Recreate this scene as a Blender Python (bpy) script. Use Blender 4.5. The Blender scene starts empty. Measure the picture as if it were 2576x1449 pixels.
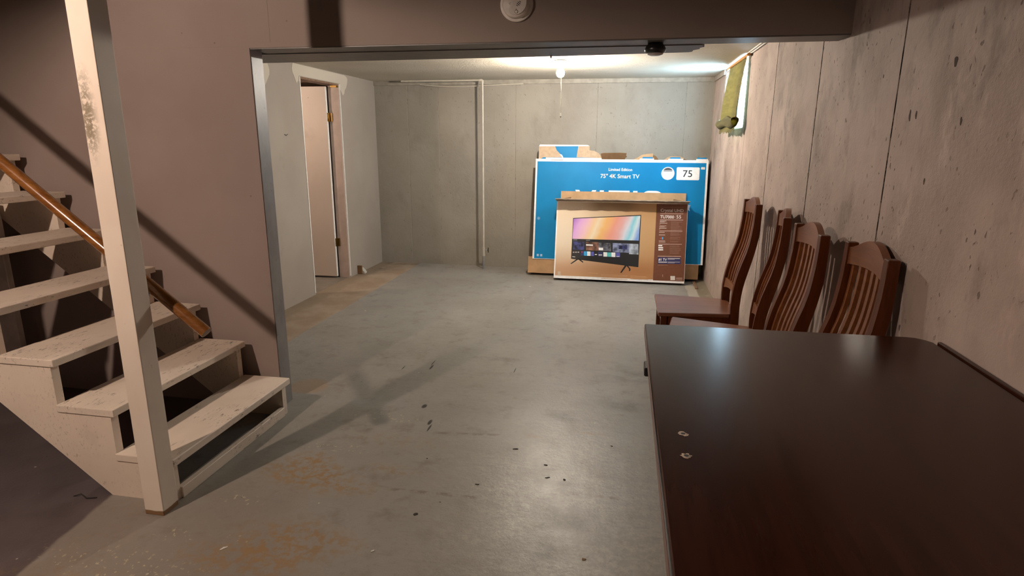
import bpy, bmesh, math, random
from mathutils import Vector, Matrix
random.seed(7)
SC = bpy.context.scene
COL = SC.collection

# ------------------------------------------------------------------ camera
F_PX, PITCH, YAW, ROLL, CAM_H = 1520.6, math.radians(13.761), math.radians(10.340), math.radians(0.26), 1.5421
fw = Vector((-math.sin(YAW)*math.cos(PITCH), math.cos(YAW)*math.cos(PITCH), -math.sin(PITCH)))
rt = Vector((math.cos(YAW), math.sin(YAW), 0)); up = rt.cross(fw)
rt2 = rt*math.cos(ROLL)+up*math.sin(ROLL); up2 = -rt*math.sin(ROLL)+up*math.cos(ROLL)
cd = bpy.data.cameras.new('camera'); cam = bpy.data.objects.new('camera', cd); COL.objects.link(cam)
cd.sensor_width = 36; cd.lens = 36*F_PX/2576; cd.clip_start = .02
M = Matrix((rt2, up2, -fw)).transposed().to_4x4(); M.translation = Vector((0, 0, CAM_H)); cam.matrix_world = M
SC.camera = cam

# ------------------------------------------------------------------ light and exposure
BACK_BULB, FRONT_BULB, SIDE_BULB = 2850., 3800., 900.     # radiance of the bare bulbs
SKY = 45.0
w = bpy.data.worlds.new('overcast_sky'); SC.world = w; w.use_nodes = True
bg = w.node_tree.nodes['Background']; bg.inputs[0].default_value = (.52, .77, 1, 1); bg.inputs[1].default_value = SKY
ad = bpy.data.lights.new('window_portal', 'AREA'); ad.shape = 'RECTANGLE'; ad.size = 1.15; ad.size_y = .56
ad.cycles.is_portal = True
ao = bpy.data.objects.new('window_portal', ad); COL.objects.link(ao)
ao.location = (1.02, 5.975, 1.92); ao.rotation_euler = (math.radians(90), 0, math.radians(90))
vs = SC.view_settings
vs.view_transform = 'Standard'; vs.look = 'None'; vs.gamma = 1; vs.use_curve_mapping = False; vs.exposure = 0.0

# ------------------------------------------------------------------ helpers
def link(o, parent=None):
    COL.objects.link(o)
    if parent: o.parent = parent
    return o
def tag(o, label=None, cat=None, group=None, kind=None):
    if label: o['label'] = label
    if cat: o['category'] = cat
    if group: o['group'] = group
    if kind: o['kind'] = kind
    return o
def empty(name, loc=(0, 0, 0), rot=(0, 0, 0)):
    o = bpy.data.objects.new(name, None); o.location = loc; o.rotation_euler = rot; o.empty_display_size = .1
    return link(o)
def mk(name, bm, mats, parent=None, smooth=False, loc=None, rot=None, sharp=None):
    me = bpy.data.meshes.new(name); bmesh.ops.recalc_face_normals(bm, faces=bm.faces[:]); bm.to_mesh(me); bm.free()
    for m in (mats if isinstance(mats, (list, tuple)) else [mats]): me.materials.append(m)
    if smooth:
        me.shade_smooth()
        if sharp: me.set_sharp_from_angle(angle=math.radians(sharp))
    o = bpy.data.objects.new(name, me)
    if loc: o.location = loc
    if rot: o.rotation_euler = rot
    return link(o, parent)
def box(bm, a, b, bevel=0, seg=1):
    r = bmesh.ops.create_cube(bm, size=1)
    vs_ = r['verts']
    for v in vs_:
        v.co = Vector([a[i] if v.co[i] < 0 else b[i] for i in range(3)])
    if bevel:
        es = list({e for v in vs_ for e in v.link_edges})
        bmesh.ops.bevel(bm, geom=es, offset=bevel, segments=seg, affect='EDGES', profile=.5)
def bx(name, a, b, mat, parent=None, bevel=0, seg=1, smooth=False):
    bm = bmesh.new(); box(bm, a, b, bevel, seg)
    return mk(name, bm, mat, parent, smooth, sharp=35 if smooth else None)
def prism(bm, pts, axis, lo, hi, bevel=0):
    """extrude a 2-D outline; axis = the axis it is extruded along"""
    def P(p, t):
        return {'x': (t, p[0], p[1]), 'y': (p[0], t, p[1]), 'z': (p[0], p[1], t)}[axis]
    va = [bm.verts.new(P(p, lo)) for p in pts]; vb = [bm.verts.new(P(p, hi)) for p in pts]
    n = len(pts); fs = [bm.faces.new(va), bm.faces.new(vb[::-1])]
    for i in range(n): fs.append(bm.faces.new((va[i], vb[i], vb[(i+1) % n], va[(i+1) % n])))
    if bevel:
        es = list({e for f in fs for e in f.edges})
        bmesh.ops.bevel(bm, geom=es, offset=bevel, segments=1, affect='EDGES')
def pr(name, pts, axis, lo, hi, mat, parent=None, bevel=0):
    bm = bmesh.new(); prism(bm, pts, axis, lo, hi, bevel); return mk(name, bm, mat, parent)
def tube(bm, pts, r, n=10, cap=True):
    pts = [Vector(p) for p in pts]; rings = []
    for i, p in enumerate(pts):
        d = (pts[min(i+1, len(pts)-1)]-pts[max(i-1, 0)]).normalized()
        a = d.orthogonal().normalized() if i == 0 else (pa - d*pa.dot(d)).normalized()
        pa = a; b = d.cross(a); rr = r[i] if isinstance(r, (list, tuple)) else r
        rings.append([bm.verts.new(p+a*math.cos(2*math.pi*k/n)*rr+b*math.sin(2*math.pi*k/n)*rr) for k in range(n)])
    for A, B in zip(rings, rings[1:]):
        for k in range(n): bm.faces.new((A[k], A[(k+1) % n], B[(k+1) % n], B[k]))
    if cap: bm.faces.new(rings[0][::-1]); bm.faces.new(rings[-1])
def tb(name, pts, r, mat, parent=None, n=10):
    bm = bmesh.new(); tube(bm, pts, r, n); return mk(name, bm, mat, parent, True, sharp=40)
def lathe(bm, prof, n=32, cx=0, cy=0):
    rings = []
    for r, z in prof:
        rings.append([bm.verts.new((cx+r*math.cos(2*math.pi*k/n), cy+r*math.sin(2*math.pi*k/n), z)) for k in range(n)])
    for A, B in zip(rings, rings[1:]):
        for k in range(n): bm.faces.new((A[k], A[(k+1) % n], B[(k+1) % n], B[k]))
    if prof[0][0] > 1e-6: bm.faces.new(rings[0][::-1])
    if prof[-1][0] > 1e-6: bm.faces.new(rings[-1])
    bmesh.ops.remove_doubles(bm, verts=bm.verts[:], dist=1e-6)
def ngon(cx, cy, rx, ry, n=24, a0=0):
    return [(cx+rx*math.cos(a0+2*math.pi*k/n), cy+ry*math.sin(a0+2*math.pi*k/n)) for k in range(n)]
def rrect(x0, z0, x1, z1, r, n=4):
    out = []
    for cx, cz, a in ((x1-r, z1-r, 0), (x0+r, z1-r, 90), (x0+r, z0+r, 180), (x1-r, z0+r, 270)):
        for k in range(n+1):
            t = math.radians(a+90*k/n); out.append((cx+r*math.cos(t), cz+r*math.sin(t)))
    return out

# ------------------------------------------------------------------ materials
class NT:
    def __init__(s, name):
        s.m = bpy.data.materials.new(name); s.m.use_nodes = True; s.t = s.m.node_tree; s.n = s.t.nodes
        s.b = s.n['Principled BSDF']; s.co = s.n.new('ShaderNodeTexCoord'); s.vec = s.co.outputs['Object']
        s._xyz = None
    def lk(s, a, b):
        if hasattr(a, 'is_output') or isinstance(a, bpy.types.NodeSocket): s.t.links.new(a, b)
        else:
            if isinstance(a, (tuple, list)) and len(a) == 3 and b.type == 'RGBA': a = (*a, 1)
            b.default_value = a
    def math(s, op, a, b=0., c=0., clamp=False):
        n = s.n.new('ShaderNodeMath'); n.operation = op; n.use_clamp = clamp
        s.lk(a, n.inputs[0]); s.lk(b, n.inputs[1])
        if op in ('MULTIPLY_ADD', 'SMOOTH_MIN', 'COMPARE'): s.lk(c, n.inputs[2])
        return n.outputs[0]
    def xyz(s):
        if not s._xyz:
            n = s.n.new('ShaderNodeSeparateXYZ'); s.lk(s.vec, n.inputs[0]); s._xyz = n.outputs
        return s._xyz
    def noise(s, scale, detail=4, rough=.55, stretch=None, dist=0., off=(0, 0, 0)):
        n = s.n.new('ShaderNodeTexNoise'); n.inputs['Scale'].default_value = scale; n.inputs['Detail'].default_value = detail
        n.inputs['Roughness'].default_value = rough; n.inputs['Distortion'].default_value = dist
        mp = s.n.new('ShaderNodeMapping'); s.lk(s.vec, mp.inputs[0])
        mp.inputs['Scale'].default_value = stretch or (1, 1, 1); mp.inputs['Location'].default_value = off
        s.lk(mp.outputs[0], n.inputs['Vector']); return n.outputs['Fac']
    def voro(s, scale, stretch=None, rnd=1.):
        n = s.n.new('ShaderNodeTexVoronoi'); n.inputs['Scale'].default_value = scale; n.inputs['Randomness'].default_value = rnd
        mp = s.n.new('ShaderNodeMapping'); s.lk(s.vec, mp.inputs[0]); mp.inputs['Scale'].default_value = stretch or (1, 1, 1)
        s.lk(mp.outputs[0], n.inputs['Vector']); return n.outputs['Distance']
    def ss(s, v, lo, hi):
        n = s.n.new('ShaderNodeMapRange'); n.interpolation_type = 'SMOOTHSTEP'
        n.inputs['From Min'].default_value = lo; n.inputs['From Max'].default_value = hi
        if lo > hi:
            n.inputs['From Min'].default_value = hi; n.inputs['From Max'].default_value = lo
            n.inputs['To Min'].default_value = 1; n.inputs['To Max'].default_value = 0
        s.lk(v, n.inputs['Value']); return n.outputs[0]
    def mix(s, f, a, b, mode='MIX'):
        n = s.n.new('ShaderNodeMix'); n.data_type = 'RGBA'; n.blend_type = mode
        s.lk(f, n.inputs[0]); s.lk(a, n.inputs[6]); s.lk(b, n.inputs[7]); return n.outputs[2]
    def mul(s, a, b): return s.math('MULTIPLY', a, b)
    def add(s, a, b): return s.math('ADD', a, b)
    def blob(s, cx, cy, rx, ry, a=0, b=1, wob=0., soft=.5):
        X = s.xyz(); dx = s.mul(s.math('SUBTRACT', X[a], cx), 1/rx); dy = s.mul(s.math('SUBTRACT', X[b], cy), 1/ry)
        d = s.math('SQRT', s.add(s.mul(dx, dx), s.mul(dy, dy)))
        if wob: d = s.add(d, s.mul(s.math('SUBTRACT', s.noise(7, 4), .5), wob))
        return s.ss(d, 1+soft*.5, 1-soft)
    def out(s, col, rough=.6, bump=None, bs=.3, bd=.01, spec=.5, metal=0., coat=0.):
        s.lk(col, s.b.inputs['Base Color']); s.lk(rough, s.b.inputs['Roughness'])
        s.b.inputs['Specular IOR Level'].default_value = spec; s.b.inputs['Metallic'].default_value = metal
        if coat: s.b.inputs['Coat Weight'].default_value = coat; s.b.inputs['Coat Roughness'].default_value = .15
        if bump is not None:
            n = s.n.new('ShaderNodeBump'); n.inputs['Strength'].default_value = bs; n.inputs['Distance'].default_value = bd
            s.lk(bump, n.inputs['Height']); s.lk(n.outputs[0], s.b.inputs['Normal'])
        return s.m
def flat(name, col, rough=.6, spec=.5, metal=0., var=.06, scale=30, bump=0.):
    t = NT(name); nz = t.noise(scale, 3)
    c = t.mix(t.ss(nz, .3, .7), tuple(x*(1-var) for x in col), tuple(min(1, x*(1+var)) for x in col))
    return t.out(c, rough, nz if bump else None, bump, .003, spec, metal)

# --- floor: worn grey paint over concrete
def floor_mat():
    t = NT('painted_concrete_floor'); X = t.xyz(); x, y = X[0], X[1]
    big = t.noise(1.3, 5, .6); mid = t.noise(6, 6, .65); fine = t.noise(60, 4, .6)
    c = t.mix(t.ss(big, .3, .7), (.285, .270, .240), (.355, .342, .312))
    c = t.mix(t.mul(t.ss(mid, .52, .72), .55), c, (.19, .165, .135))
    c = t.mix(t.mul(t.ss(t.noise(30, 6, .75), .52, .70), .30), c, (.16, .14, .115))
    c = t.mix(t.mul(t.ss(t.noise(18, 6, .75, off=(3, 3, 0)), .56, .72), .35), c, (.42, .40, .36))
    # streaks that run across the room
    st = t.noise(4, 5, .6, (1, 5, 1)); c = t.mix(t.mul(t.ss(st, .58, .72), .35), c, (.20, .19, .18))
    wear_sheen = t.mul(t.blob(-.15, 2.2, .55, 1.1, wob=.8, soft=.8), t.ss(t.noise(24, 9, .8), .44, .60))
    c = t.mix(t.mul(wear_sheen, .75), c, (.46, .44, .385))  # worn patch, also painted paler to carry the bulb's highlight
    c = t.mix(t.mul(t.mul(t.blob(-.15, 2.2, .6, 1.2, wob=.8, soft=.8), t.ss(t.noise(38, 9, .8, off=(7, 1, 0)), .56, .66)), .6), c, (.12, .10, .078))
    # bare tan strip along the partition wall, bare strip by the concrete wall
    edge = t.add(x, t.mul(t.math('SUBTRACT', t.noise(5, 4), .5), .05))
    tan = t.mul(t.ss(edge, -2.525, -2.535), t.ss(y, 3.2, 3.3))
    tcol = t.mix(t.ss(t.noise(3.5, 6, .65), .35, .65), (.32, .235, .165), (.43, .335, .25))
    tcol = t.mix(t.mul(t.ss(t.add(x, t.mul(t.noise(4, 4), .25)), -2.72, -2.82), .6), tcol, (.25, .19, .13))
    c = t.mix(tan, c, tcol)
    bare = t.mul(t.mul(t.ss(edge, .70, .71), t.ss(y, 6.72, 6.66)), t.ss(y, 5.6, 5.7))
    c = t.mix(bare, c, (.50, .45, .37))
    dirtR = t.mul(t.mul(t.ss(edge, .80, .815), t.ss(y, 7.0, 6.9)), t.ss(t.noise(9, 5), .2, .5)); c = t.mix(dirtR, c, (.28, .23, .16))
    # intact dark slate paint beside and below the stairs
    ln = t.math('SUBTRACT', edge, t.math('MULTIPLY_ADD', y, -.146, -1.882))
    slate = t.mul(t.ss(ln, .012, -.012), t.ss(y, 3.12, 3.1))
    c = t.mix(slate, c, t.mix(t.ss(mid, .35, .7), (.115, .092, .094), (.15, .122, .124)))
    # warm worn area in front of the stairs
    worn = t.mul(t.blob(-1.75, 1.6, .7, .7, wob=.6, soft=.7), t.math('SUBTRACT', 1., slate)); c = t.mix(t.mul(worn, .45), c, (.30, .23, .18))
    slab = t.mul(t.blob(-1.93, 3.33, .13, .12, wob=.3, soft=.2), 1.); c = t.mix(slab, c, (.34, .26, .19))
    # rust stains
    rn = t.ss(t.noise(24, 6, .72), .44, .58)
    for cx, cy, rx, ry, k in ((-1.43, 2.38, .22, .14, .8), (-1.28, 2.30, .26, .09, .75), (-1.22, 1.90, .26, .13, .8), (-1.34, 1.76, .28, .10, .7),
                              (-1.45, 2.50, .10, .07, .75), (-1.12, 2.75, .30, .08, .25), (-1.02, 2.47, .18, .05, .45), (-1.9, 1.5, .3, .12, .35), (-.42, 2.93, .08, .03, .4), (-.1, 3.02, .1, .02, .5)):
        c = t.mix(t.mul(t.mul(t.blob(cx, cy, rx, ry, wob=1.1, soft=.7), rn), k), c, (.36, .215, .085))
    fl = t.ss(t.noise(42, 3, .6), .60, .64)
    for cx, cy, rx, ry in ((-1.68, 1.85, .11, .05), (-1.58, 2.12, .12, .05), (-1.45, 1.87, .07, .05), (-1.40, 2.62, .22, .05), (-1.8, 1.65, .35, .1), (-1.25, 3.0, .3, .06)):
        c = t.mix(t.mul(t.blob(cx, cy, rx, ry, wob=.8, soft=.6), fl), c, (.58, .49, .33))
    # hairline cracks, scuffs and dirt
    cn = t.ss(t.noise(16, 4, .6), .42, .58)
    for x0, x1, y0, sl in ((-.95, -.5, 2.875, .10), (-.25, .1, 2.43, -.02), (-1.0, -.55, 2.31, .02), (0., .09, 3.28, .0)):
        d = t.math('ABSOLUTE', t.math('SUBTRACT', t.add(y, t.mul(t.math('SUBTRACT', mid, .5), .03)), t.math('MULTIPLY_ADD', x, sl, y0-sl*x0)))
        m_ = t.mul(t.mul(t.ss(d, .018, .004), t.mul(t.ss(x, x0, x0+.05), t.ss(x, x1, x1-.05))), cn)
        c = t.mix(t.mul(m_, .6), c, (.15, .11, .08))
    for cx, cy, rx, ry, k in ((-.28, 3.2, .13, .07, .75), (.06, 3.42, .14, .09, .6), (-1.32, 2.86, .07, .06, .6), (-.25, 2.5, .1, .03, .8), (-.15, 2.2, .2, .12, .5), (-.3, 2.0, .2, .1, .4),
                              (-.85, 4.05, .2, .05, .35), (.1, 3.9, .25, .15, .45), (-1.65, 3.95, .12, .09, .5), (-2.75, 7.2, .3, .08, .7), (-2.9, 6.85, .12, .12, .6)):
        c = t.mix(t.mul(t.mul(t.blob(cx, cy, rx, ry, wob=1., soft=.9), t.ss(mid, .35, .6)), k), c, (.10, .085, .07))
    for cx, cy, rx, ry in ((-1.010, 2.985, .011, .035), (-.992, 2.92, .006, .045), (-1.108, 3.18, .016, .03), (-1.262, 3.80, .009, .05), (-1.275, 3.88, .004, .06), (-.68, 3.85, .004, .05), (-1.45, 3.75, .004, .04)):
        c = t.mix(t.mul(t.blob(cx, cy, rx, ry, wob=.5, soft=.4), .97), c, (.012, .011, .010))
    sp = t.ss(t.voro(9), .055, .035); c = t.mix(t.mul(sp, t.ss(t.noise(3, 2), .5, .6)), c, (.62, .58, .48))
    sp2 = t.ss(t.voro(7, (1, 1.3, 1)), .04, .028); c = t.mix(t.mul(sp2, t.ss(t.noise(2.3, 2, off=(5, 2, 0)), .52, .6)), c, (.05, .04, .03))
    c = t.mix(1., c, (.80, .80, .80), 'MULTIPLY')
    rough = t.add(t.math('MULTIPLY_ADD', mid, .22, .30), t.mul(t.add(tan, t.mul(rn, .1)), .25))
    rough = t.math('SUBTRACT', rough, t.mul(wear_sheen, .06))
    bmp = t.add(t.mul(fine, .25), t.add(t.mul(mid, .8), t.mul(t.noise(22, 5, .7), .6)))
    return t.out(c, rough, bmp, .40, .006, .45)
M_FLOOR = floor_mat()

def concrete(name, lo, hi, axis, pits=.6, stain=.5):
    """axis: index of the in-plane horizontal axis"""
    t = NT(name)
    big = t.noise(1.1, 5, .6); mid = t.noise(5, 6, .65, (1, 1, .6)); fine = t.noise(70, 4, .7)
    c = t.mix(t.ss(big, .32, .68), lo, hi)
    c = t.mix(t.mul(t.ss(mid, .52, .72), stain), c, tuple(v*.62 for v in lo))
    drip = t.noise(8, 4, .6, (2.2, 2.2, .22)); c = t.mix(t.mul(t.ss(drip, .58, .74), stain*.5), c, tuple(v*.7 for v in lo))
    area = t.ss(t.noise(1.5, 4, .6, off=(3, 1, 2)), .44, .62)
    c = t.mix(t.mul(area, stain*.55), c, tuple(v*.72 for v in lo))
    c = t.mix(t.mul(t.ss(t.noise(2.6, 5, .7, (1, 1, .5), off=(8, 3, 5)), .56, .70), stain*.6), c, tuple(min(1, v*1.22) for v in hi))
    p1 = t.mul(t.ss(t.noise(46, 2, .5, (1, 1, .62)), .655, .70), t.ss(t.noise(2.0, 4, .65, off=(6, 6, 6)), .42, .60))
    p2 = t.mul(t.ss(t.noise(19, 2, .6, (1, 1, .55), .8, (2, 9, 4)), .72, .745), t.ss(t.noise(1.2, 2, off=(1, 5, 9)), .45, .6))
    p = t.mul(t.math('MAXIMUM', t.mul(p1, .8), p2), pits); c = t.mix(p, c, (.075, .048, .036))
    h = t.add(t.mul(fine, .35), t.add(t.mul(t.noise(26, 5, .75), t.add(.35, t.mul(area, .9))), t.mul(p, -1.6)))
    return t.out(c, .72, h, .55, .010, .3)
M_CONC_R = concrete('bare_painted_concrete', (.375, .292, .252), (.53, .432, .380), 1, .9, .8)
M_CONC_B = concrete('painted_concrete_back', (.266, .240, .204), (.318, .292, .252), 0, .35, .28)
def seam_mat(name, base, dark, amt):
    t = NT(name); n = t.ss(t.noise(9, 5, .7, (1, 1, 1.4)), amt-.08, amt+.08)
    return t.out(t.mix(n, base, dark), .8)
M_SEAM_R = seam_mat('open_form_seam', (.30, .24, .205), (.03, .02, .016), .50)
M_SEAM_B = seam_mat('filled_form_seam', (.285, .26, .222), (.15, .122, .10), .62)
def plaster(name, lo, hi, rough=.75, marks=.0):
    t = NT(name); b = t.noise(1.4, 4); f = t.noise(90, 3, .6)
    c = t.mix(t.ss(b, .3, .7), lo, hi)
    s = t.ss(t.noise(2.2, 5, .65, off=(4, 7, 1)), .62, .8); c = t.mix(t.mul(s, .35), c, tuple(v*.6 for v in lo))
    sp = t.ss(t.voro(5.5), .035, .02); c = t.mix(t.mul(sp, .6), c, (.12, .08, .06))
    return t.out(c, rough, t.add(f, t.mul(t.noise(18, 4), .6)), .14, .004, .35)
M_STAIRWALL = plaster('drywall_mauve', (.268, .210, .186), (.308, .244, .218))
M_BEAM = plaster('beam_paint', (.267, .212, .184), (.303, .246, .215))
M_PART = plaster('partition_drywall', (.308, .262, .222), (.346, .300, .257))
M_PATCH = plaster('fresh_joint_compound', (.480, .424, .352), (.528, .472, .392))
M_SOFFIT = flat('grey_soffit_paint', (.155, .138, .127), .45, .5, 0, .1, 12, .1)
M_CEIL = None
def ceil_mat():
    t = NT('stippled_ceiling'); b = t.noise(1.2, 4); f = t.noise(55, 5, .75); g = t.noise(16, 4)
    c = t.mix(t.ss(b, .3, .7), (.60, .55, .46), (.69, .64, .55)); c = t.mix(t.mul(t.ss(f, .55, .75), .4), c, (.46, .41, .33))
    return t.out(c, .85, t.add(f, t.mul(g, .5)), .9, .012, .2)
M_CEIL = ceil_mat()
M_JOIST = flat('unseen_dark_wood', (.10, .065, .04), .8, .2, 0, .2, 6)  # unseen near ceiling and joists, coloured dark to cut bounce light
M_DARKC = plaster('unseen_dark_concrete', (.13, .11, .10), (.17, .145, .13))  # unseen near walls, coloured dark to lessen the bounce light
def grey_gloss():
    t = NT('worn_grey_gloss'); n = t.noise(9, 5, .7, (1, 1, .5))
    c = t.mix(t.ss(n, .3, .7), (.185, .17, .165), (.24, .222, .215)); c = t.mix(t.mul(t.ss(t.noise(28, 5, .7), .62, .7), .7), c, (.10, .09, .085))
    return t.out(c, .42, n, .15, .004, .4)
M_GLOSS = grey_gloss()
def stair_paint(name, lo, hi, chip):
    t = NT(name); b = t.noise(2.5, 4); c = t.mix(t.ss(b, .3, .7), lo, hi)
    area = t.ss(t.noise(3.2, 4, .6, off=(1, 2, 3)), .42, .62)
    ch = t.mul(t.ss(t.noise(44, 6, .8, (1.7, .45, 1)), .565, .61), area)
    c = t.mix(t.mul(ch, chip), c, (.085, .062, .045)); d = t.mul(t.ss(t.voro(13), .05, .03), area); c = t.mix(t.mul(d, chip*.6), c, (.12, .085, .05))
    s = t.ss(t.noise(5, 5, .6, off=(9, 0, 2)), .55, .75); c = t.mix(t.mul(s, .3), c, tuple(v*.7 for v in lo))
    return t.out(c, .5, t.add(t.mul(ch, -1.), t.mul(t.noise(70, 3), .3)), .25, .003, .4)
M_TREAD = stair_paint('chipped_cream_paint', (.66, .56, .46), (.75, .65, .545), .85)
M_STRINGER = stair_paint('cream_paint', (.68, .575, .47), (.75, .645, .535), .45)
def post_mat():
    t = NT('post_cream_paint'); b = t.noise(3, 4); c = t.mix(t.ss(b, .3, .7), (.70, .60, .50), (.78, .69, .58))
    g = t.mul(t.blob(-1.90, 1.62, .035, .16, 0, 2, .9, .8), t.ss(t.noise(60, 5, .7), .40, .56)); c = t.mix(t.mul(g, .85), c, (.16, .125, .07))
    ch = t.ss(t.noise(30, 5, .75, off=(2, 2, 2)), .68, .72); c = t.mix(t.mul(ch, .5), c, (.22, .15, .10))
    z = t.xyz()[2]; foot = t.ss(t.add(z, t.mul(t.noise(20, 3), .012)), .030, .024); c = t.mix(foot, c, (.24, .13, .06))
    return t.out(c, .5, b, .1, .003, .4)
M_POST = post_mat()
def wood(name, lo, hi, rough=.35, axis=2, scale=1., coat=0., spec=.5):
    t = NT(name); st = [14*scale]*3; st[axis] = 1.3*scale
    g = t.noise(2.2, 6, .65, tuple(st), .6); f = t.noise(6, 4, .7, tuple(v*3 for v in st))
    c = t.mix(t.ss(g, .32, .68), lo, hi); c = t.mix(t.mul(t.ss(f, .5, .7), .35), c, tuple(v*.5 for v in lo))
    return t.out(c, rough, f, .08, .002, spec, 0, coat)
M_RAIL = wood('varnished_oak', (.135, .048, .011), (.24, .098, .025), .22, 0, 1.2, .3)
M_CHAIR = wood('cherry_stained_wood', (.070, .016, .0035), (.115, .029, .006), .40, 2, 1., 0., .25)
M_CHAIRH = wood('cherry_stained_rail', (.15, .046, .012), (.225, .078, .024), .32, 1, 1.)
M_SEAT = wood('cherry_stained_seat', (.15, .052, .024), (.22, .085, .044), .30, 0, .8)
def table_mat():
    t = NT('espresso_table'); g = t.noise(2.2, 5, .6, (16, 1.4, 8)); c = t.mix(t.ss(g, .35, .65), (.034, .0095, .0045), (.048, .0145, .007))
    s = t.ss(t.voro(11), .018, .010); c = t.mix(t.mul(s, t.ss(t.noise(2, 2), .48, .6)), c, (.35, .30, .26))
    return t.out(c, .22, t.noise(60, 3, .6, (1, .3, 1)), .02, .002, .28)
M_TABLE = table_mat()
M_TABEDGE = wood('table_edge_lit', (.10, .045, .032), (.16, .085, .065), .4, 1)  # tabletop side, coloured paler for the front bulb's light on it
M_CARD = flat('kraft_cardboard', (.42, .265, .145), .8, .2, 0, .10, 9)
M_CARDD = flat('kraft_cardboard_inside', (.20, .115, .058), .85, .2, 0, .12, 9)
M_CARDL = flat('torn_cardboard', (.47, .35, .245), .9, .1, 0, .07, 25, .3)
M_WHITE = flat('white_print', (.78, .76, .74), .5)
M_OFFW = flat('off_white_print', (.66, .60, .55), .55)
M_BLACKP = flat('black_print', (.012, .012, .013), .4)
M_DARKGREY = flat('dark_grey_print', (.05, .05, .055), .45)
M_NAVY = flat('navy_print', (.022, .026, .105), .45)
M_BROWNP = flat('brown_print', (.145, .052, .026), .45, .4)
M_CYAN = flat('cyan_print', (.03, .30, .58), .45); M_TEAL = flat('teal_print', (.08, .42, .42), .45)
M_VIOLET = flat('violet_print', (.09, .09, .36), .45); M_RED = flat('red_print', (.40, .05, .05), .45)
M_BRASS = flat('aged_brass', (.27, .165, .05), .35, .5, 1., .15, 20)
M_BLACK = flat('black_plastic', (.010, .010, .011), .3)
M_PLASTIC = flat('white_plastic', (.80, .76, .70), .45)
M_PIPE = flat('painted_pipe', (.50, .46, .39), .45); M_GALV = flat('galvanised_pipe', (.33, .34, .36), .45, .5, .6)
M_DOOR = plaster('white_slab_door', (.58, .50, .43), (.62, .54, .47), .5)
M_DOOREDGE = flat('door_edge_white', (.78, .76, .72), .5)
M_JAMB = flat('primed_jamb', (.47, .38, .33), .6, .4, 0, .08, 8)
M_BOARD = wood('old_board', (.16, .09, .055), (.25, .15, .09), .7, 0)
M_ORANGE = wood('pine_rod', (.50, .22, .05), (.62, .30, .08), .4, 1)
M_FLOORS = flat('side_room_floor', (.20, .17, .14), .6, .4, 0, .2, 4)
def blue_mat():
    t = NT('blue_box_print'); n = t.noise(3, 3); c = t.mix(t.ss(n, .3, .7), (.0005, .165, .38), (.001, .19, .43))
    b = t.ss(t.voro(4, (1, 1, 1)), .10, .03); X = t.xyz(); c = t.mix(t.mul(t.mul(b, t.ss(X[0], -.86, -.97)), .6), c, (.30, .45, .70))
    return t.out(c, .5, None, spec=.2)
M_BLUE = blue_mat()
def tan_print():
    t = NT('tan_box_print'); X = t.xyz(); x, z = X[0], X[2]
    c = t.mix(t.ss(x, -.72, .35), (.68, .57, .43), (.46, .27, .125))
    c = t.mix(t.mul(t.ss(z, .42, .05), .75), c, (.42, .19, .07))
    gl = t.blob(.05, .13, .5, .10, 0, 2, 0, 1.5); c = t.mix(t.mul(gl, .6), c, (.26, .09, .035))
    return t.out(c, .42, None, spec=.4)
M_TAN = tan_print()
def screen_print():
    t = NT('abstract_screen_print'); X = t.xyz(); u = t.add(X[0], t.mul(X[2], -.42)); u = t.add(u, t.mul(t.math('SUBTRACT', t.noise(3.2, 3), .5), .16))
    r = t.n.new('ShaderNodeValToRGB'); t.lk(t.math('MULTIPLY_ADD', u, 1.25, 1.02), r.inputs[0])
    e = r.color_ramp.elements; e[0].position = 0; e[0].color = (.26, .10, .45, 1); e[1].position = 1; e[1].color = (.18, .30, .62, 1)
    for p, cc in ((.12, (.60, .33, .62)), (.24, (.72, .45, .50)), (.33, (.75, .52, .30)), (.40, (.74, .62, .45)), (.50, (.74, .42, .15)), (.62, (.70, .30, .22)), (.72, (.66, .36, .34)), (.80, (.62, .60, .66)), (.87, (.22, .55, .66)), (.93, (.55, .66, .70))):
        k = e.new(p); k.color = (*cc, 1)
    return t.out(r.outputs[0], .35, None, spec=.4)
M_SCREEN = screen_print()
def curtain_mat():
    t = NT('thin_olive_curtain'); n = t.noise(9, 4); bands = t.noise(3, 3, .5, (1, 1, 9))
    c = t.mix(t.ss(bands, .35, .65), (.125, .115, .060), (.18, .165, .080)); c = t.mix(t.mul(t.ss(n, .5, .8), .4), c, (.11, .095, .055))
    t.out(c, .8, n, .1, .003, .2)
    tr = t.n.new('ShaderNodeBsdfTranslucent'); t.lk(t.mix(.5, c, (.80, .54, .13)), tr.inputs[0])
    mx = t.n.new('ShaderNodeMixShader'); mx.inputs[0].default_value = .22
    t.lk(t.b.outputs[0], mx.inputs[1]); t.lk(tr.outputs[0], mx.inputs[2]); t.lk(mx.outputs[0], t.n['Material Output'].inputs[0])
    return t.m
M_CURT = curtain_mat()
def glass_mat():
    t = NT('window_glass'); t.out((.9, .96, .97), .05, None, spec=.5)
    tr = t.n.new('ShaderNodeBsdfTransparent'); tr.inputs[0].default_value = (.93, .97, .97, 1)
    mx = t.n.new('ShaderNodeMixShader'); mx.inputs[0].default_value = .05
    t.lk(tr.outputs[0], mx.inputs[1]); t.lk(t.b.outputs[0], mx.inputs[2]); t.lk(mx.outputs[0], t.n['Material Output'].inputs[0]); return t.m
M_GLASS = glass_mat()
def emit(name, col, s):
    t = NT(name); t.out((.9, .9, .9), .3); t.b.inputs['Emission Color'].default_value = (*col, 1); t.b.inputs['Emission Strength'].default_value = s; return t.m
M_BULB_B = emit('lit_bulb_back', (1, .88, .74), BACK_BULB)
M_BULB_F = emit('lit_bulb_front', (1, .77, .63), FRONT_BULB)
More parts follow.
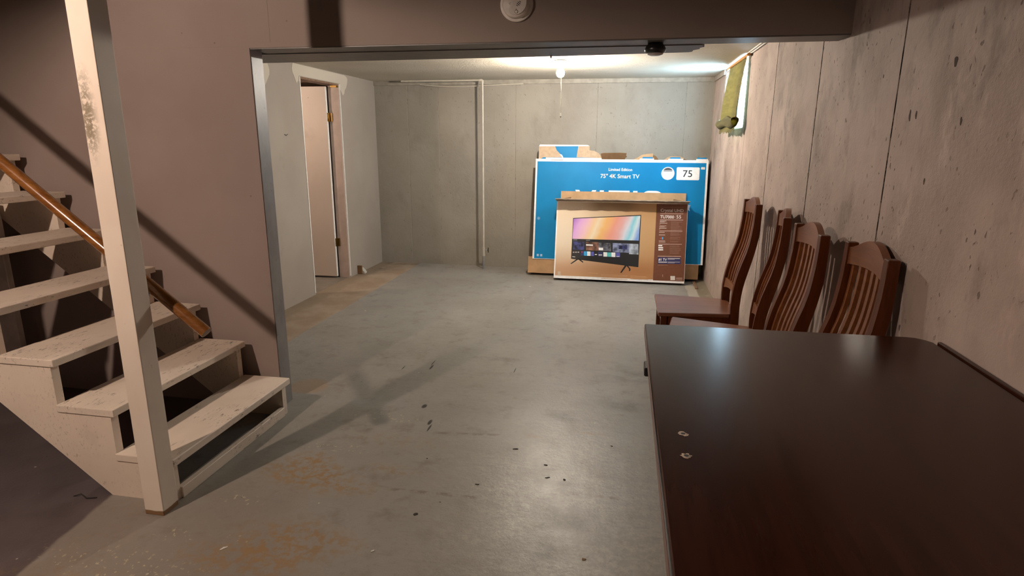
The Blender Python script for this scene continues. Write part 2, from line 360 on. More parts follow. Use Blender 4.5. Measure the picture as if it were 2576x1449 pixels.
M_BULB_S = emit('lit_bulb_side', (1, .76, .60), SIDE_BULB)
M_PORC = flat('porcelain', (.75, .73, .70), .3)
M_CHAIN = flat('bead_chain', (.80, .74, .62), .35, .5, .1)

# ------------------------------------------------------------------ room dimensions
XR, XP, YB, ZC = .937, -3.0416, 7.28, 2.223
YW, YW2, ZB, XE = 3.0165, 3.1266, 1.9956, -1.9308
ZCF, YF, XL = 2.62, -2.2, -6.0
def struct(o): return tag(o, kind='structure')

# floor
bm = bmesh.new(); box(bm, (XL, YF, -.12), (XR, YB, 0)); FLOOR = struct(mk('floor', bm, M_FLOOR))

def grooved(name, axis, at, breaks, zs, seams, holes, mats, thick, depth=.012, half=.006):
    """wall surface with recessed vertical form seams; axis = in-plane horizontal axis (0/1)"""
    us = set(breaks)
    for s, h in seams: us |= {s-h, s-h*.45, s+h*.45, s+h}
    us = sorted(us); bm = bmesh.new(); grid = {}
    sgn = 1
    for i, u in enumerate(us):
        deep = any(abs(u-s) < h*.6 for s, h in seams)
        for j, z in enumerate(zs):
            off = at+(depth if deep else 0)
            grid[i, j] = bm.verts.new((off, u, z) if axis == 1 else (u, off, z))
    for i in range(len(us)-1):
        for j in range(len(zs)-1):
            cu, cz = (us[i]+us[i+1])/2, (zs[j]+zs[j+1])/2
            if any(a < cu < b and c < cz < d for a, b, c, d in holes): continue
            f = bm.faces.new((grid[i, j], grid[i+1, j], grid[i+1, j+1], grid[i, j+1]))
            if any(abs(cu-s) < h for s, h in seams): f.material_index = 1
    # back skin and rim
    geo = bm.faces[:]; r = bmesh.ops.duplicate(bm, geom=geo+bm.edges[:]+bm.verts[:])
    bverts = [g for g in r['geom'] if isinstance(g, bmesh.types.BMVert)]
    for v in bverts:
        if axis == 1: v.co.x = at+thick
        else: v.co.y = at+thick
    vm = r['vert_map']; be = [e for e in bm.edges if len(e.link_faces) == 1 and e.verts[0] not in bverts]
    for e in be:
        a, b = e.verts
        try: bm.faces.new((a, b, vm[b], vm[a]))
        except Exception: pass
    return mk(name, bm, mats)
WY0, WY1, WZ0, WZ1 = 5.41, 6.55, 1.64, 2.205
WALL_R = struct(grooved('wall_right', 1, XR, [YF, WY0, WY1, YB+.2], [-.12, WZ0, WZ1, ZCF],
               [(.55, .005), (2.455, .0055), (3.409, .0065), (4.383, .006), (5.30, .003)], [(WY0, WY1, WZ0, WZ1)], [M_CONC_R, M_SEAM_R], .07))
struct(grooved('wall_back', 0, YB, [XP-2.5, XR], [-.12, ZCF], [(-2.624, .004), (-2.236, .0035), (-1.292, .003), (-.343, .004), (.637, .004)], [], [M_CONC_B, M_SEAM_B], .2, .003))

for gy, gz, ry_, rz_ in ((2.076, 1.770, .009, .018), (2.325, 1.628, .006, .020), (2.279, 1.628, .005, .014), (2.60, 1.78, .003, .008), (2.15, 1.42, .004, .009), (1.99, 1.60, .005, .012), (2.7, 1.15, .003, .008)):
    pr('wall_gouge', [(gy+ry_*math.cos(a)*(1+.3*math.sin(3*a+gy*9)), gz+rz_*math.sin(a)*(1+.2*math.cos(2*a+gz*7))) for a in [2*math.pi*k/11 for k in range(11)]], 'x', XR-.0008, XR+.002, flat('gouge_shadow', (.06, .038, .028), .9), WALL_R)
# partition with doorway
DY0, DY1, DZ = 5.515, 6.335, 2.112
bm = bmesh.new(); PT = .105
for a, b in (((YW2, 0), (DY0, ZC)), ((DY1, 0), (YB, ZC)), ((DY0, DZ), (DY1, ZC))):
    box(bm, (XP-PT, a[0], a[1]), (XP, b[0], b[1]))
WALL_L = struct(mk('wall_left', bm, M_PART))
pp = [(5.405, 2.219), (5.385, 2.17), (5.39, 2.14), (5.42, 2.10), (5.445, 2.055), (5.46, 2.045), (5.468, 2.062), (5.49, 2.07), (5.50, 2.118), (6.345, 2.118), (6.35, 2.06), (6.375, 2.035), (6.40, 2.005), (6.415, 2.000), (6.43, 2.02), (6.44, 2.01), (6.46, 2.06), (6.50, 2.09), (6.53, 2.14), (6.54, 2.18), (6.52, 2.20), (6.46, 2.215)]
pr('joint_compound', pp, 'x', XP-.001, XP+.0025, M_PATCH, WALL_L)
pr('joint_compound', [(4.80, 2.215), (4.98, 2.20), (5.015, 2.12), (5.01, 2.08), (4.97, 2.03), (4.93, 1.985), (4.80, 1.95)], 'x', XP-.001, XP+.002, M_PATCH, WALL_L)
pr('scratch', [(5.17, 1.578), (5.20, 1.570), (5.235, 1.583), (5.235, 1.588), (5.20, 1.577), (5.172, 1.585)], 'x', XP-.001, XP+.001, M_BLACKP, WALL_L)

# wall behind the stairs and its end
bm = bmesh.new(); box(bm, (XL, YW, 0), (XE, YW2, ZCF)); WALL_S = struct(mk('wall_stairs', bm, M_STAIRWALL))
bm = bmesh.new(); box(bm, (XE, YW+.004, 0), (XE+.004, YW2-.003, 1.955), .0015); struct(mk('trim_1', bm, M_GLOSS))
bm = bmesh.new(); box(bm, (XE+.0045, YW-.0, 1.955), (XE+.0055, YW2, ZB)); bm.free()
# beam over the opening, the lower soffit boards behind it
bm = bmesh.new(); box(bm, (XE, YW, ZB), (XR, 3.150, ZCF)); BEAM = struct(mk('beam', bm, M_BEAM))
bx('beam_underside', (XE, YW+.004, ZB-.006), (XR-.001, 3.185, ZB), M_SOFFIT, BEAM)
sof = [(XP, 3.186), (.335, 3.186), (.345, 3.20), (.338, 3.23), (.352, 3.25), (.330, 3.285), (.338, 3.32), (.31, 3.36), (.312, 3.41), (.295, 3.43), (-.4, 3.485), (-1.1, 3.505), (-2.2, 3.53), (XP, 3.54)]
pr('soffit_board', sof, 'z', ZB-.010, ZC, M_SOFFIT, BEAM)
bx('wall_joint_tape', (-3.1, YW-.0012, 2.004), (XE, YW+.001, 2.0065), M_BEAM, WALL_S)
bx('wall_joint_tape', (-1.812, YW-.0012, 2.02), (-1.809, YW+.001, 2.4), M_BEAM, WALL_S)
# ceilings
bm = bmesh.new(); box(bm, (XP-PT, 3.152, ZC), (XR, YB, ZC+.12)); struct(mk('ceiling', bm, M_CEIL))
bm = bmesh.new(); box(bm, (XL, YF, ZCF), (XR, YW2, ZCF+.12)); CEILF = struct(mk('ceiling_front', bm, M_JOIST))
for q in range(19):
    x = -2.20+.40*q-.40*8
    if XL < x < XR-.05: bx('light_block_joist', (x-.02, YF, 2.417), (x+.02, YW-.002, ZCF), M_JOIST, CEILF)  # unseen joists added to shade the right side from the front bulb
# closing walls of the near room and of the side room
bm = bmesh.new(); box(bm, (XL, YF-.15, -.12), (XR, YF, ZCF)); struct(mk('wall_front', bm, M_DARKC))
bm = bmesh.new(); box(bm, (XL-.15, YF, -.12), (XL, YW2, ZCF)); struct(mk('wall_far_left', bm, M_DARKC))
bm = bmesh.new(); box(bm, (-5.55, YW2, -.12), (-5.4, YB, 2.5)); struct(mk('wall_side_room', bm, M_PART))
bm = bmesh.new(); box(bm, (-5.4, YW2, 2.125), (XP-PT, YB, 2.225)); struct(mk('ceiling_side_room', bm, M_BOARD))
bx('side_floor_patch', (-5.4, YW2+.01, 0), (XP-.03, YB-.01, .002), M_FLOORS, FLOOR)
# trim along the tops of the walls
bm = bmesh.new(); box(bm, (XP, YB-.022, 2.172), (XR, YB, ZC), .003); struct(mk('trim_2', bm, flat('trim_paint', (.30, .272, .23), .6, .4, 0, .15, 12)))
bm = bmesh.new(); box(bm, (XR-.018, 6.56, 2.175), (XR, YB-.023, ZC), .003); struct(mk('trim_3', bm, flat('trim_paint_side', (.32, .275, .235), .6, .4, 0, .15, 12)))

# ------------------------------------------------------------------ door
D = empty('door_1', (XP-PT, DY1-.02, 0)); struct(D)
def dchild(name, a, b, mat, parent=None, bevel=0):
    bm = bmesh.new(); L = D.location if parent is None or parent is D else D.location
    box(bm, tuple(a[i]-D.location[i] for i in range(3)), tuple(b[i]-D.location[i] for i in range(3)), bevel)
    return mk(name, bm, mat, parent or D)
dchild('jamb', (XP-PT-.02, DY1-.016, 0), (XP-.004, DY1, DZ), M_JAMB)
dchild('jamb', (XP-PT-.02, DY0, 0), (XP-.004, DY0+.016, DZ), M_JAMB)
dchild('head_jamb', (XP-PT-.02, DY0+.016, DZ-.018), (XP-.004, DY1-.016, DZ), M_BOARD)
dchild('head_block', (XP-.075, DY1-.06, DZ-.036), (XP-.006, DY1-.016, DZ-.018), M_BRASS)
dchild('corner_bead', (XP-.004, DY1-.006, 0.02), (XP+.004, DY1+.008, DZ), M_DOOREDGE)
dchild('corner_bead', (XP-.004, DY0-.008, 0.02), (XP+.004, DY0+.006, DZ), M_DOOREDGE)
leaf = empty('leaf', (0, 0, 0)); leaf.parent = D; leaf.location = (-.028, -.008, 0); leaf.rotation_euler = (0, 0, math.radians(2.5))
# leaf swings into the side room: it runs along -x from the hinge side
bm = bmesh.new(); box(bm, (-.775, -.040, .022), (-.003, -.004, 2.085), .002); leaf_m = mk('door_slab', bm, M_DOOR, leaf)
bm = bmesh.new(); box(bm, (-.003, -.040, .022), (0, -.004, 2.085)); mk('slab_edge', bm, M_DOOREDGE, leaf)
for hz in (1.771, .41):
    bm = bmesh.new(); box(bm, (-.002, -.030, hz-.045), (.006, -.002, hz+.045), .001); box(bm, (.006, -.003, hz-.045), (.042, .001+.006, hz+.045), .001)
    tube(bm, [(.007, -.006, hz-.047), (.007, -.006, hz+.047)], .006, 8); mk('hinge', bm, M_BRASS, leaf)

# ------------------------------------------------------------------ window
WN = empty('window_1', (XR+.02, (WY0+WY1)/2, WZ0)); struct(WN)
def wchild(name, a, b, mat):
    bm = bmesh.new(); box(bm, tuple(a[i]-WN.location[i] for i in range(3)), tuple(b[i]-WN.location[i] for i in range(3)), .003); return mk(name, bm, mat, WN)
fx0, fx1 = XR+.018, XR+.052
wchild('frame_rail', (fx0, WY0, WZ0), (fx1, WY1, WZ0+.022), M_PLASTIC); wchild('frame_rail', (fx0, WY0, WZ1-.022), (fx1, WY1, WZ1), M_PLASTIC)
for yy in (WY0, (WY0+WY1)/2-.018, WY1-.035): wchild('frame_stile', (fx0, yy, WZ0+.022), (fx1, yy+.022, WZ1-.022), M_PLASTIC)
wchild('pane', (fx0+.015, WY0+.022, WZ0+.022), (fx0+.020, (WY0+WY1)/2-.018, WZ1-.022), M_GLASS)
wchild('pane', (fx0+.015, (WY0+WY1)/2+.004, WZ0+.022), (fx0+.020, WY1-.035, WZ1-.022), M_GLASS)
wchild('sill', (XR-.006, WY0+.005, WZ0-.002), (fx0, WY1-.005, WZ0+.012), flat('sill_paint', (.70, .70, .68), .5))

# ------------------------------------------------------------------ curtain
def curtain():
    root = empty('curtain', (.905, 5.7, 1.66)); L = root.location
    tn, tf, bn, bf = Vector((.905, 5.32, 2.185)), Vector((.905, 6.14, 2.185)), Vector((.862, 5.285, 1.715)), Vector((.862, 6.11, 1.715))
    bm = bmesh.new(); NU, NV = 44, 26; g = {}
    for i in range(NU+1):
        for j in range(NV+1):
            u, v = i/NU, j/NV
            p = tn.lerp(tf, u).lerp(bn.lerp(bf, u), v)
            p.x += .010*math.sin(u*26+.7*math.sin(v*5))*(.35+v) - .02*math.sin(v*math.pi)*.6
            p.y += .012*math.sin(v*40)*(1 if i in (0, NU) else .2)
            p.z += .005*math.sin(u*17)*v
            g[i, j] = bm.verts.new(p-L)
    for i in range(NU):
        for j in range(NV): bm.faces.new((g[i, j], g[i+1, j], g[i+1, j+1], g[i, j+1]))
    o = mk('cloth', bm, M_CURT, root, True)
    s = o.modifiers.new('thickness', 'SOLIDIFY'); s.thickness = .0015
    # rolled-up hem, open at the near end
    bm = bmesh.new(); n = 12; rings = []
    for k in range(15):
        t = k/14; c = Vector((.850, 5.27+.85*t, 1.695-.012*math.sin(t*9)))
        rings.append([bm.verts.new(c-L+Vector((math.cos(a)*.030*(1+.2*math.sin(a*3+t*5)), 0, math.sin(a)*.042*(1+.15*math.cos(a*2+t*8))))) for a in [2*math.pi*q/n for q in range(n)]])
    for A, B in zip(rings, rings[1:]):
        for q in range(n): bm.faces.new((A[q], A[(q+1) % n], B[(q+1) % n], B[q]))
    o = mk('rolled_hem', bm, M_CURT, root, True); s = o.modifiers.new('thickness', 'SOLIDIFY'); s.thickness = .002
    # ragged lower edge
    random.seed(3); top, bot = [], []
    bm = bmesh.new(); prev = None
    for k in range(31):
        t = k/30; y = 5.29+.81*t; d = .03+random.random()*.035
        a = bm.verts.new(Vector((.856, y, 1.665))-L); b = bm.verts.new(Vector((.850, y+random.uniform(-.01, .01), 1.665-d))-L)
        if prev: bm.faces.new((prev[0], a, b, prev[1]))
        prev = (a, b)
    o = mk('ragged_edge', bm, M_CURT, root); s = o.modifiers.new('thickness', 'SOLIDIFY'); s.thickness = .0015
    tb('rod', [(.905-L.x, 5.24-L.y, 2.196-L.z), (.905-L.x, 6.20-L.y, 2.196-L.z)], .012, M_ORANGE, root)
    for yy in (5.26, 6.18):
        bm = bmesh.new(); box(bm, (.905-.006-L.x, yy-.008-L.y, 2.19-L.z), (XR-L.x, yy+.008-L.y, 2.205-L.z)); mk('rod_bracket', bm, M_BOARD, root)
    tag(root, 'faded olive curtain with a rolled ragged hem hanging over the small window', 'curtain')
curtain()

# ------------------------------------------------------------------ bulbs
def lampholder(name, loc, zc, mat, label, chain):
    r = empty(name, (loc[0], loc[1], zc)); h = zc-loc[2]
    bm = bmesh.new(); lathe(bm, [(.0, 0), (.058, 0), (.058, -.010), (.050, -.018), (.032, -.028), (.024, -.034), (.024, -(h-.040)), (.0, -(h-.040))], 32); mk('holder', bm, M_PORC, r, True, sharp=35)
    bm = bmesh.new(); pf = [(.0, -(h+.039)), (.014, -(h+.037)), (.026, -(h+.029)), (.034, -(h+.013)), (.036, -h), (.032, -(h-.015)), (.023, -(h-.029)), (.014, -(h-.040)), (.013, -(h-.0405))]
    lathe(bm, pf, 24); mk('bulb', bm, mat, r, True)
    if chain:
        c = [(.012, -.026, -.04), (.014, -.034, -.10), (.014, -.034, -.44)]
        tb('pull_chain', c, .0024, M_CHAIN, r, 6)
        bm = bmesh.new()
        for z, q in ((-.455, .005), (-.468, .007), (-.482, .0055)):
            bmesh.ops.create_icosphere(bm, subdivisions=2, radius=q, matrix=Matrix.Translation((.014, -.034, z)))
        mk('chain_pull', bm, M_CHAIN, r, True)
    return tag(r, label, 'light bulb')
lampholder('ceiling_bulb', (-.597, 5.6, 2.118), ZC, M_BULB_B, 'bare lit bulb with a bead pull chain on the stippled ceiling', True)
lampholder('ceiling_bulb', (-2.50, .27, 2.47), ZCF, M_BULB_F, 'bare lit bulb on the ceiling in front of the stairs', False)
lampholder('ceiling_bulb', (-4.0, 5.15, 2.015), 2.125, M_BULB_S, 'bare lit bulb in the room behind the open door', False)

# ------------------------------------------------------------------ stairs
X1, Z1, T, R = -1.8357, .2088, .2606, .2071
YN, YFAR, TD, TH = 2.03, 2.966, .286, .034
ST = empty('staircase', (X1, (YN+YFAR)/2, 0)); SL = ST.location
NTR = 11
def sp(bm): bmesh.ops.translate(bm, verts=bm.verts[:], vec=-SL); return bm
for k in range(NTR):
    x, z = X1-k*T, Z1+k*R
    bm = bmesh.new(); box(bm, (x-TD, YN-.0, z-TH), (x, YFAR, z), .0035, 2)
    for v in bm.verts:
        if v.co.x > x-.02: v.co.z += random.uniform(-.0012, .0012)
    mk('tread', sp(bm), M_TREAD, ST)
def stringer(y0, y1):
    pts = [(X1-.022, .0)]
    for k in range(NTR):
        x, z = X1-.022-k*T, Z1+k*R-TH
        pts += [(x, z), (x-T, z)]
    xe = X1-.022-NTR*T; ze = Z1+(NTR-1)*R-TH
    pts += [(xe-.06, ze), (xe-.06, ze-.30)]
    pts += [(-2.174, .0)]
    # underside follows the pitch
    sl = R/T; pts[-2] = (xe-.06, (-2.174-(xe-.06))*sl)
    bm = bmesh.new(); prism(bm, pts, 'y', y0, y1); return mk('stringer', sp(bm), M_STRINGER, ST)
stringer(YN+.006, YN+.044); stringer(YFAR-.056, YFAR-.018)
bm = bmesh.new(); box(bm, (X1-.04, YN+.045, 0), (X1-.012, YFAR-.06, .052), .002); mk('toe_board', sp(bm), M_TREAD, ST)
tag(ST, 'open cream painted wooden stairs climbing along the wall', 'staircase')
bm = bmesh.new(); box(bm, (-3.66, 2.84, 0), (-3.50, 2.878, 1.18), .003)
tag(mk('stair_stud', bm, flat('whitewashed_stud', (.60, .54, .48), .6, .3, 0, .15, 10)), 'pale upright stud seen between the stair treads', 'stud')

# handrail
HR = empty('handrail', (-1.66, 2.105, .766)); HL = HR.location
a, b = Vector((-1.659, 2.105, .767)), Vector((-4.3, 2.105, .767+2.641*.798))
tb('rail', [a-HL, a.lerp(b, .3)-HL, a.lerp(b, .6)-HL, b-HL], .0245, M_RAIL, HR, 20)
for x in (-1.905, -3.9):
    z = .767-(x+1.659)*.798
    yend = 2.035 if x > -2 else 2.105
    if x > -2:
        tb('bracket', [(x-HL.x, 0, z-.022-HL.z), (x-HL.x, -.012, z-.055-HL.z), (x-HL.x, 2.031-2.105, z-.062-HL.z)], .007, M_BLACK, HR, 8)
        bm = bmesh.new(); box(bm, (x-.02-HL.x, 2.0295-2.105, z-.10-HL.z), (x+.02-HL.x, 2.033-2.105, z-.02-HL.z), .001); mk('bracket_plate', bm, M_BLACK, HR)
    else:
        tb('baluster', [(x-HL.x, 0, z-.02-HL.z), (x-HL.x, -.03, .9-HL.z+.9)], .016, M_RAIL, HR, 10)
tag(HR, 'round varnished oak handrail descending past the cream post', 'handrail')

# post
PX, PY, PW = -1.9239, 1.9395, .0885
bm = bmesh.new(); box(bm, (PX, PY, 0), (PX+PW, PY+PW, ZCF), .003, 2)
tag(mk('support_post', bm, M_POST), 'cream painted square wooden post standing at the foot of the stairs', 'post')

# ------------------------------------------------------------------ pipes
PIP = empty('water_pipe', (-1.652, 7.11, 0)); PL = PIP.location
tb('riser', [(0, 0, .26), (0, 0, 2.198)], .011, M_PIPE, PIP, 12)
tb('lower_pipe', [(0, 0, 0), (0, 0, .17)], .014, M_GALV, PIP, 12)
tb('coupling', [(0, 0, .16), (0, 0, .185)], .018, M_PIPE, PIP, 12)
tb('valve_body', [(0, 0, .185), (0, 0, .265)], .016, M_PIPE, PIP, 12)
tb('valve_stem', [(.01, 0, .235), (.05, -.005, .235)], .006, M_GALV, PIP, 8)
bm = bmesh.new(); tube(bm, [(.050, -.005, .235), (.060, -.006, .236)], .008, 8); box(bm, (.054, -.012, .205), (.064, .0, .268), .003); mk('valve_handle', bm, M_BLACK, PIP)
tb('elbow', [(-.035, 0, 2.205), (-.012, 0, 2.207), (0, 0, 2.200), (0, 0, 2.175)], .015, M_PIPE, PIP, 12)
tb('run', [(-.03, 0, 2.206), (-.5, 0, 2.205), (-.98, 0, 2.206)], .011, M_PIPE, PIP, 12)
tag(PIP, 'thin cream water pipe rising up the back wall to the ceiling', 'pipe')
CB = empty('cable', (-1.6, 7.25, 2.17)); CL = CB.location
tb('sheath', [Vector(p)-CL for p in [(-2.45, 7.250, 2.178), (-2.28, 7.248, 2.160), (-2.05, 7.246, 2.148), (-1.80, 7.246, 2.152), (-1.65, 7.247, 2.160), (-1.2, 7.25, 2.172)]], .006, M_PIPE, CB, 8)
tag(CB, 'sagging cream cable stapled along the top of the back wall', 'cable')
CB2 = empty('cable', (.92, 4.9, 2.2)); CL = CB2.location
tb('sheath', [Vector(p)-CL for p in [(.925, 3.2, 2.212), (.925, 4.6, 2.212), (.924, 5.20, 2.208), (.915, 5.36, 2.212)]], .006, M_PLASTIC, CB2, 8)
tb('sheath', [Vector(p)-CL for p in [(.905, 3.2, 2.216), (.905, 4.6, 2.216), (.908, 5.30, 2.214)]], .005, M_PLASTIC, CB2, 8)
tag(CB2, 'white cable pair along the ceiling edge towards the window', 'cable')

# ------------------------------------------------------------------ smoke detector and puck light
def detector():
    r = empty('smoke_detector', (-.533, YW, 2.158), (math.radians(90), 0, 0))
    bm = bmesh.new(); lathe(bm, [(.0, 0), (.077, 0), (.0785, .004), (.077, .012), (.066, .015)], 48); mk('base_ring', bm, M_PLASTIC, r, True, sharp=30)
    bm = bmesh.new(); lathe(bm, [(.066, .010), (.066, .018), (.062, .034), (.056, .040), (.030, .043), (0, .0435)], 48); mk('cover', bm, M_PLASTIC, r, True, sharp=40)
    pts = []
    for k in range(25):
        t = k/24; a = math.radians(-125+t*180); pts.append((.058*math.cos(a), .058*math.sin(a)))
    for k in range(25):
        t = k/24; a0 = Vector(pts[24]); a1 = Vector(pts[0]); p = a0.lerp(a1, t); nrm = Vector((-(a1-a0).y, (a1-a0).x)).normalized()
        q = p - nrm*(.020*math.sin(t*math.pi)); pts.append((q.x, q.y))
    inner = [(x*.90+.001, y*.90) for x, y in pts]
    bm = bmesh.new(); prism(bm, inner[:25]+inner[26:-1], 'z', .036, .0475, .0012); mk('raised_panel', bm, M_PLASTIC, r)
    ang = math.radians(-58); c, s = math.cos(ang), math.sin(ang)
    for q, (o, l) in enumerate(((-.0105, .008), (-.0035, .016), (.0035, .016), (.0105, .010))):
        bm = bmesh.new(); box(bm, (-l/2, -.0014, .0470), (l/2, .0014, .0480)); bmesh.ops.rotate(bm, verts=bm.verts[:], matrix=Matrix.Rotation(math.radians(-42), 3, 'Z'))
        bmesh.ops.translate(bm, verts=bm.verts[:], vec=(.016+o*.66, -.006+o*.74, 0)); mk('sound_slot', bm, M_BLACK, r)
    bm = bmesh.new()
    for k in range(24):
        a0, a1 = 2*math.pi*k/24, 2*math.pi*(k+1)/24
        vv = [bm.verts.new((.006+rr*math.cos(a), -.040+rr*math.sin(a)*.95, .0482)) for a in (a0, a1) for rr in (.0075, .0090)]
        bm.faces.new((vv[0], vv[1], vv[3], vv[2]))
    box(bm, (.0035, -.0315, .0478), (.0055, -.0275, .0482)); mk('button_ring', bm, flat('grey_mark', (.20, .18, .16), .5), r)
    bm = bmesh.new(); lathe(bm, [(.0, .0478), (.0072, .0478), (.006, .0492), (0, .0495)], 20, .006, -.040); mk('test_button', bm, M_PLASTIC, r, True)
    bm = bmesh.new()
    for i in range(5): box(bm, (-.030+.002*i, .004-.005*i, .0428), (-.012-.001*i, .006-.005*i, .0434))
    bmesh.ops.rotate(bm, verts=bm.verts[:], matrix=Matrix.Rotation(math.radians(15), 3, 'Z')); mk('printed_lines', bm, flat('faint_grey_mark', (.33, .30, .27), .5), r)
    tag(r, 'round white smoke detector on the face of the beam', 'smoke detector')
detector()
r = empty('puck_light', (.115, 3.115, ZB-.0065))
bm = bmesh.new(); lathe(bm, [(0, 0), (.036, 0), (.036, -.006), (.046, -.018), (.050, -.030), (.047, -.040), (.038, -.047), (.030, -.047)], 32); mk('body', bm, M_BLACK, r, True, sharp=40)
bm = bmesh.new(); lathe(bm, [(.038, -.046), (.036, -.051), (.022, -.056), (0, -.058)], 32); mk('lens', bm, flat('frosted_lens', (.45, .42, .42), .2), r, True)
tag(r, 'black round puck light with a frosted lens under the beam', 'puck light')
# screws left in the soffit
for q, (x, y) in enumerate(((-.42, 3.44),)):
    tag(tb('screw', [(x, y, ZB-.010), (x, y, ZB-.022), (x+.004, y, ZB-.024)], .005, M_WHITE), 'small bright screw sticking out of the grey soffit board', 'screw')

# ------------------------------------------------------------------ text
def text(name, s, x0, x1, zc, y, mat, parent, bold=0., h=None):
    """flat lettering facing -y, fitted between x0 and x1"""
    c = bpy.data.curves.new('lettering', 'FONT'); c.body = s; c.resolution_u = 3; c.offset = bold
    o = bpy.data.objects.new('lettering', c); COL.objects.link(o)
    dg = bpy.context.evaluated_depsgraph_get(); me = bpy.data.meshes.new_from_object(o.evaluated_get(dg))
    COL.objects.unlink(o); bpy.data.objects.remove(o)
    xs = [v.co.x for v in me.vertices]; ys = [v.co.y for v in me.vertices]
    k = (x1-x0)/(max(xs)-min(xs)); mx, my = (min(xs)+max(xs))/2, (min(ys)+max(ys))/2
    kz = k if h is None else h/(max(ys)-min(ys))
    for v in me.vertices: v.co = Vector(((x0+x1)/2+(v.co.x-mx)*k, y, zc+(v.co.y-my)*kz))
    me.materials.append(mat); me.name = name
    return link(bpy.data.objects.new(name, me), parent)

# ------------------------------------------------------------------ blue television carton
LEAN = math.radians(9); BTH = .20
BB = empty('television_carton', (0, 6.862, BTH*math.sin(LEAN)), (-LEAN, 0, 0))
bx0, bx1, bz0, bz1 = -1.015, .902, .165, 1.318
# brown tray at the bottom
bm = bmesh.new(); tx0, tx1, tz = -1.066, .860, .19
box(bm, (tx0, .004, 0), (tx1, .010, tz)); box(bm, (tx0, BTH-.006, 0), (tx1, BTH, tz)); box(bm, (tx0, .010, 0), (tx0+.006, BTH-.006, tz)); box(bm, (tx1-.006, .010, 0), (tx1, BTH-.006, tz)); box(bm, (tx0+.006, .010, 0), (tx1-.006, BTH-.006, .006))
mk('bottom_tray', bm, M_CARD, BB)
bx('front_panel', (bx0, -.004, bz0), (bx1, .004, bz1), M_WHITE, BB)
bx('blue_print', (bx0+.020, -.0048, bz0+.006), (bx1-.022, -.0038, bz1-.030), M_BLUE, BB)
bx('back_panel', (bx0, BTH-.006, .2), (bx1, BTH, bz1), M_CARD, BB)
bx('side_panel', (bx0, .004, .195), (bx0+.006, BTH-.006, bz1-.03), M_CARDD, BB); bx('side_panel', (bx1-.006, .004, .195), (bx1, BTH-.006, bz1), M_CARDD, BB)
PZ = -.0053
# tabs of white edge
for a_, b_ in ((-.90, -.265), (.16, .315), (.47, .63), (.77, .895)): bx('edge_tab', (a_, -.003, bz1-.002), (b_, .004, bz1+.014), M_WHITE, BB)
bx('hand_slot', (-.84, PZ, bz1-.014), (-.70, -.0036, bz1-.010), M_CARDD, BB); bx('hand_slot', (-.57, PZ, bz1-.013), (-.44, -.0036, bz1-.010), flat('slot_tan', (.45, .36, .28), .8), BB)
# torn flaps on top
pr('torn_flap', [(-.985, bz1), (-.985, bz1+.135), (-.975, bz1+.160), (-.43, bz1+.158), (-.405, bz1+.150), (-.405, bz1+.100), (-.35, bz1+.095), (-.30, bz1+.07), (-.27, bz1+.03), (-.27, bz1)], 'y', .006, .012, M_CARDL, BB)
pr('flap_print', [(-.80, bz1+.146), (-.78, bz1+.10), (-.73, bz1+.05), (-.71, bz1+.012), (-.55, bz1+.012), (-.54, bz1+.10), (-.535, bz1+.146)], 'y', .0045, .0062, M_BLUE, BB)
pr('flap_print', [(-.96, bz1+.002), (-.93, bz1+.018), (-.50, bz1+.020), (-.30, bz1+.016), (-.28, bz1)], 'y', .0040, .0062, M_BLUE, BB)
pr('flap_print', [(-.985, bz1+.142), (-.975, bz1+.162), (-.43, bz1+.160), (-.41, bz1+.150), (-.47, bz1+.146)], 'y', .0040, .0064, M_WHITE, BB)
pr('flap_print', [(-.745, bz1+.055), (-.72, bz1+.05), (-.705, bz1+.03), (-.70, bz1+.012), (-.712, bz1+.012), (-.725, bz1+.035)], 'y', .0040, .0064, M_WHITE, BB)
def tilted(name, pts, lean, yy, mat):
    o = pr(name, [(x, z) for x, z in pts], 'y', -.003, .003, mat, BB); o.location = (0, yy, bz1); o.rotation_euler = (lean, 0, 0); return o
tilted('torn_flap', [(-.262, -.005), (-.275, .075), (-.24, .083), (-.06, .088), (.012, .083), (.006, .055), (.018, .04), (-.004, .02), (.0, -.005)], math.radians(38), .012, M_CARDD)
tilted('torn_flap', [(.09, 0), (.14, .03), (.18, .058), (.235, .068), (.305, .075), (.308, .04), (.315, .02), (.31, 0)], math.radians(-8), .018, M_CARD)
tilted('torn_flap', [(.30, 0), (.305, .055), (.33, .05), (.35, .03), (.368, 0)], math.radians(15), .03, M_CARDD)
tilted('torn_flap', [(.42, 0), (.46, .03), (.49, .045), (.60, .042), (.64, .025), (.63, 0)], math.radians(-8), .018, M_CARD)
tilted('torn_flap', [(.62, 0), (.63, .022), (.66, .012), (.69, 0)], math.radians(12), .03, M_CARDD)
tilted('torn_flap', [(.78, 0), (.80, .03), (.83, .045), (.86, .042), (.885, .02), (.89, 0)], math.radians(-8), .018, M_CARD)
for a_, b_ in ((.19, .30), (.49, .60), (.78, .88)): bx('flap_print', (a_, -.001, bz1+.012), (b_, .003, bz1+.030), M_BLUE, BB)
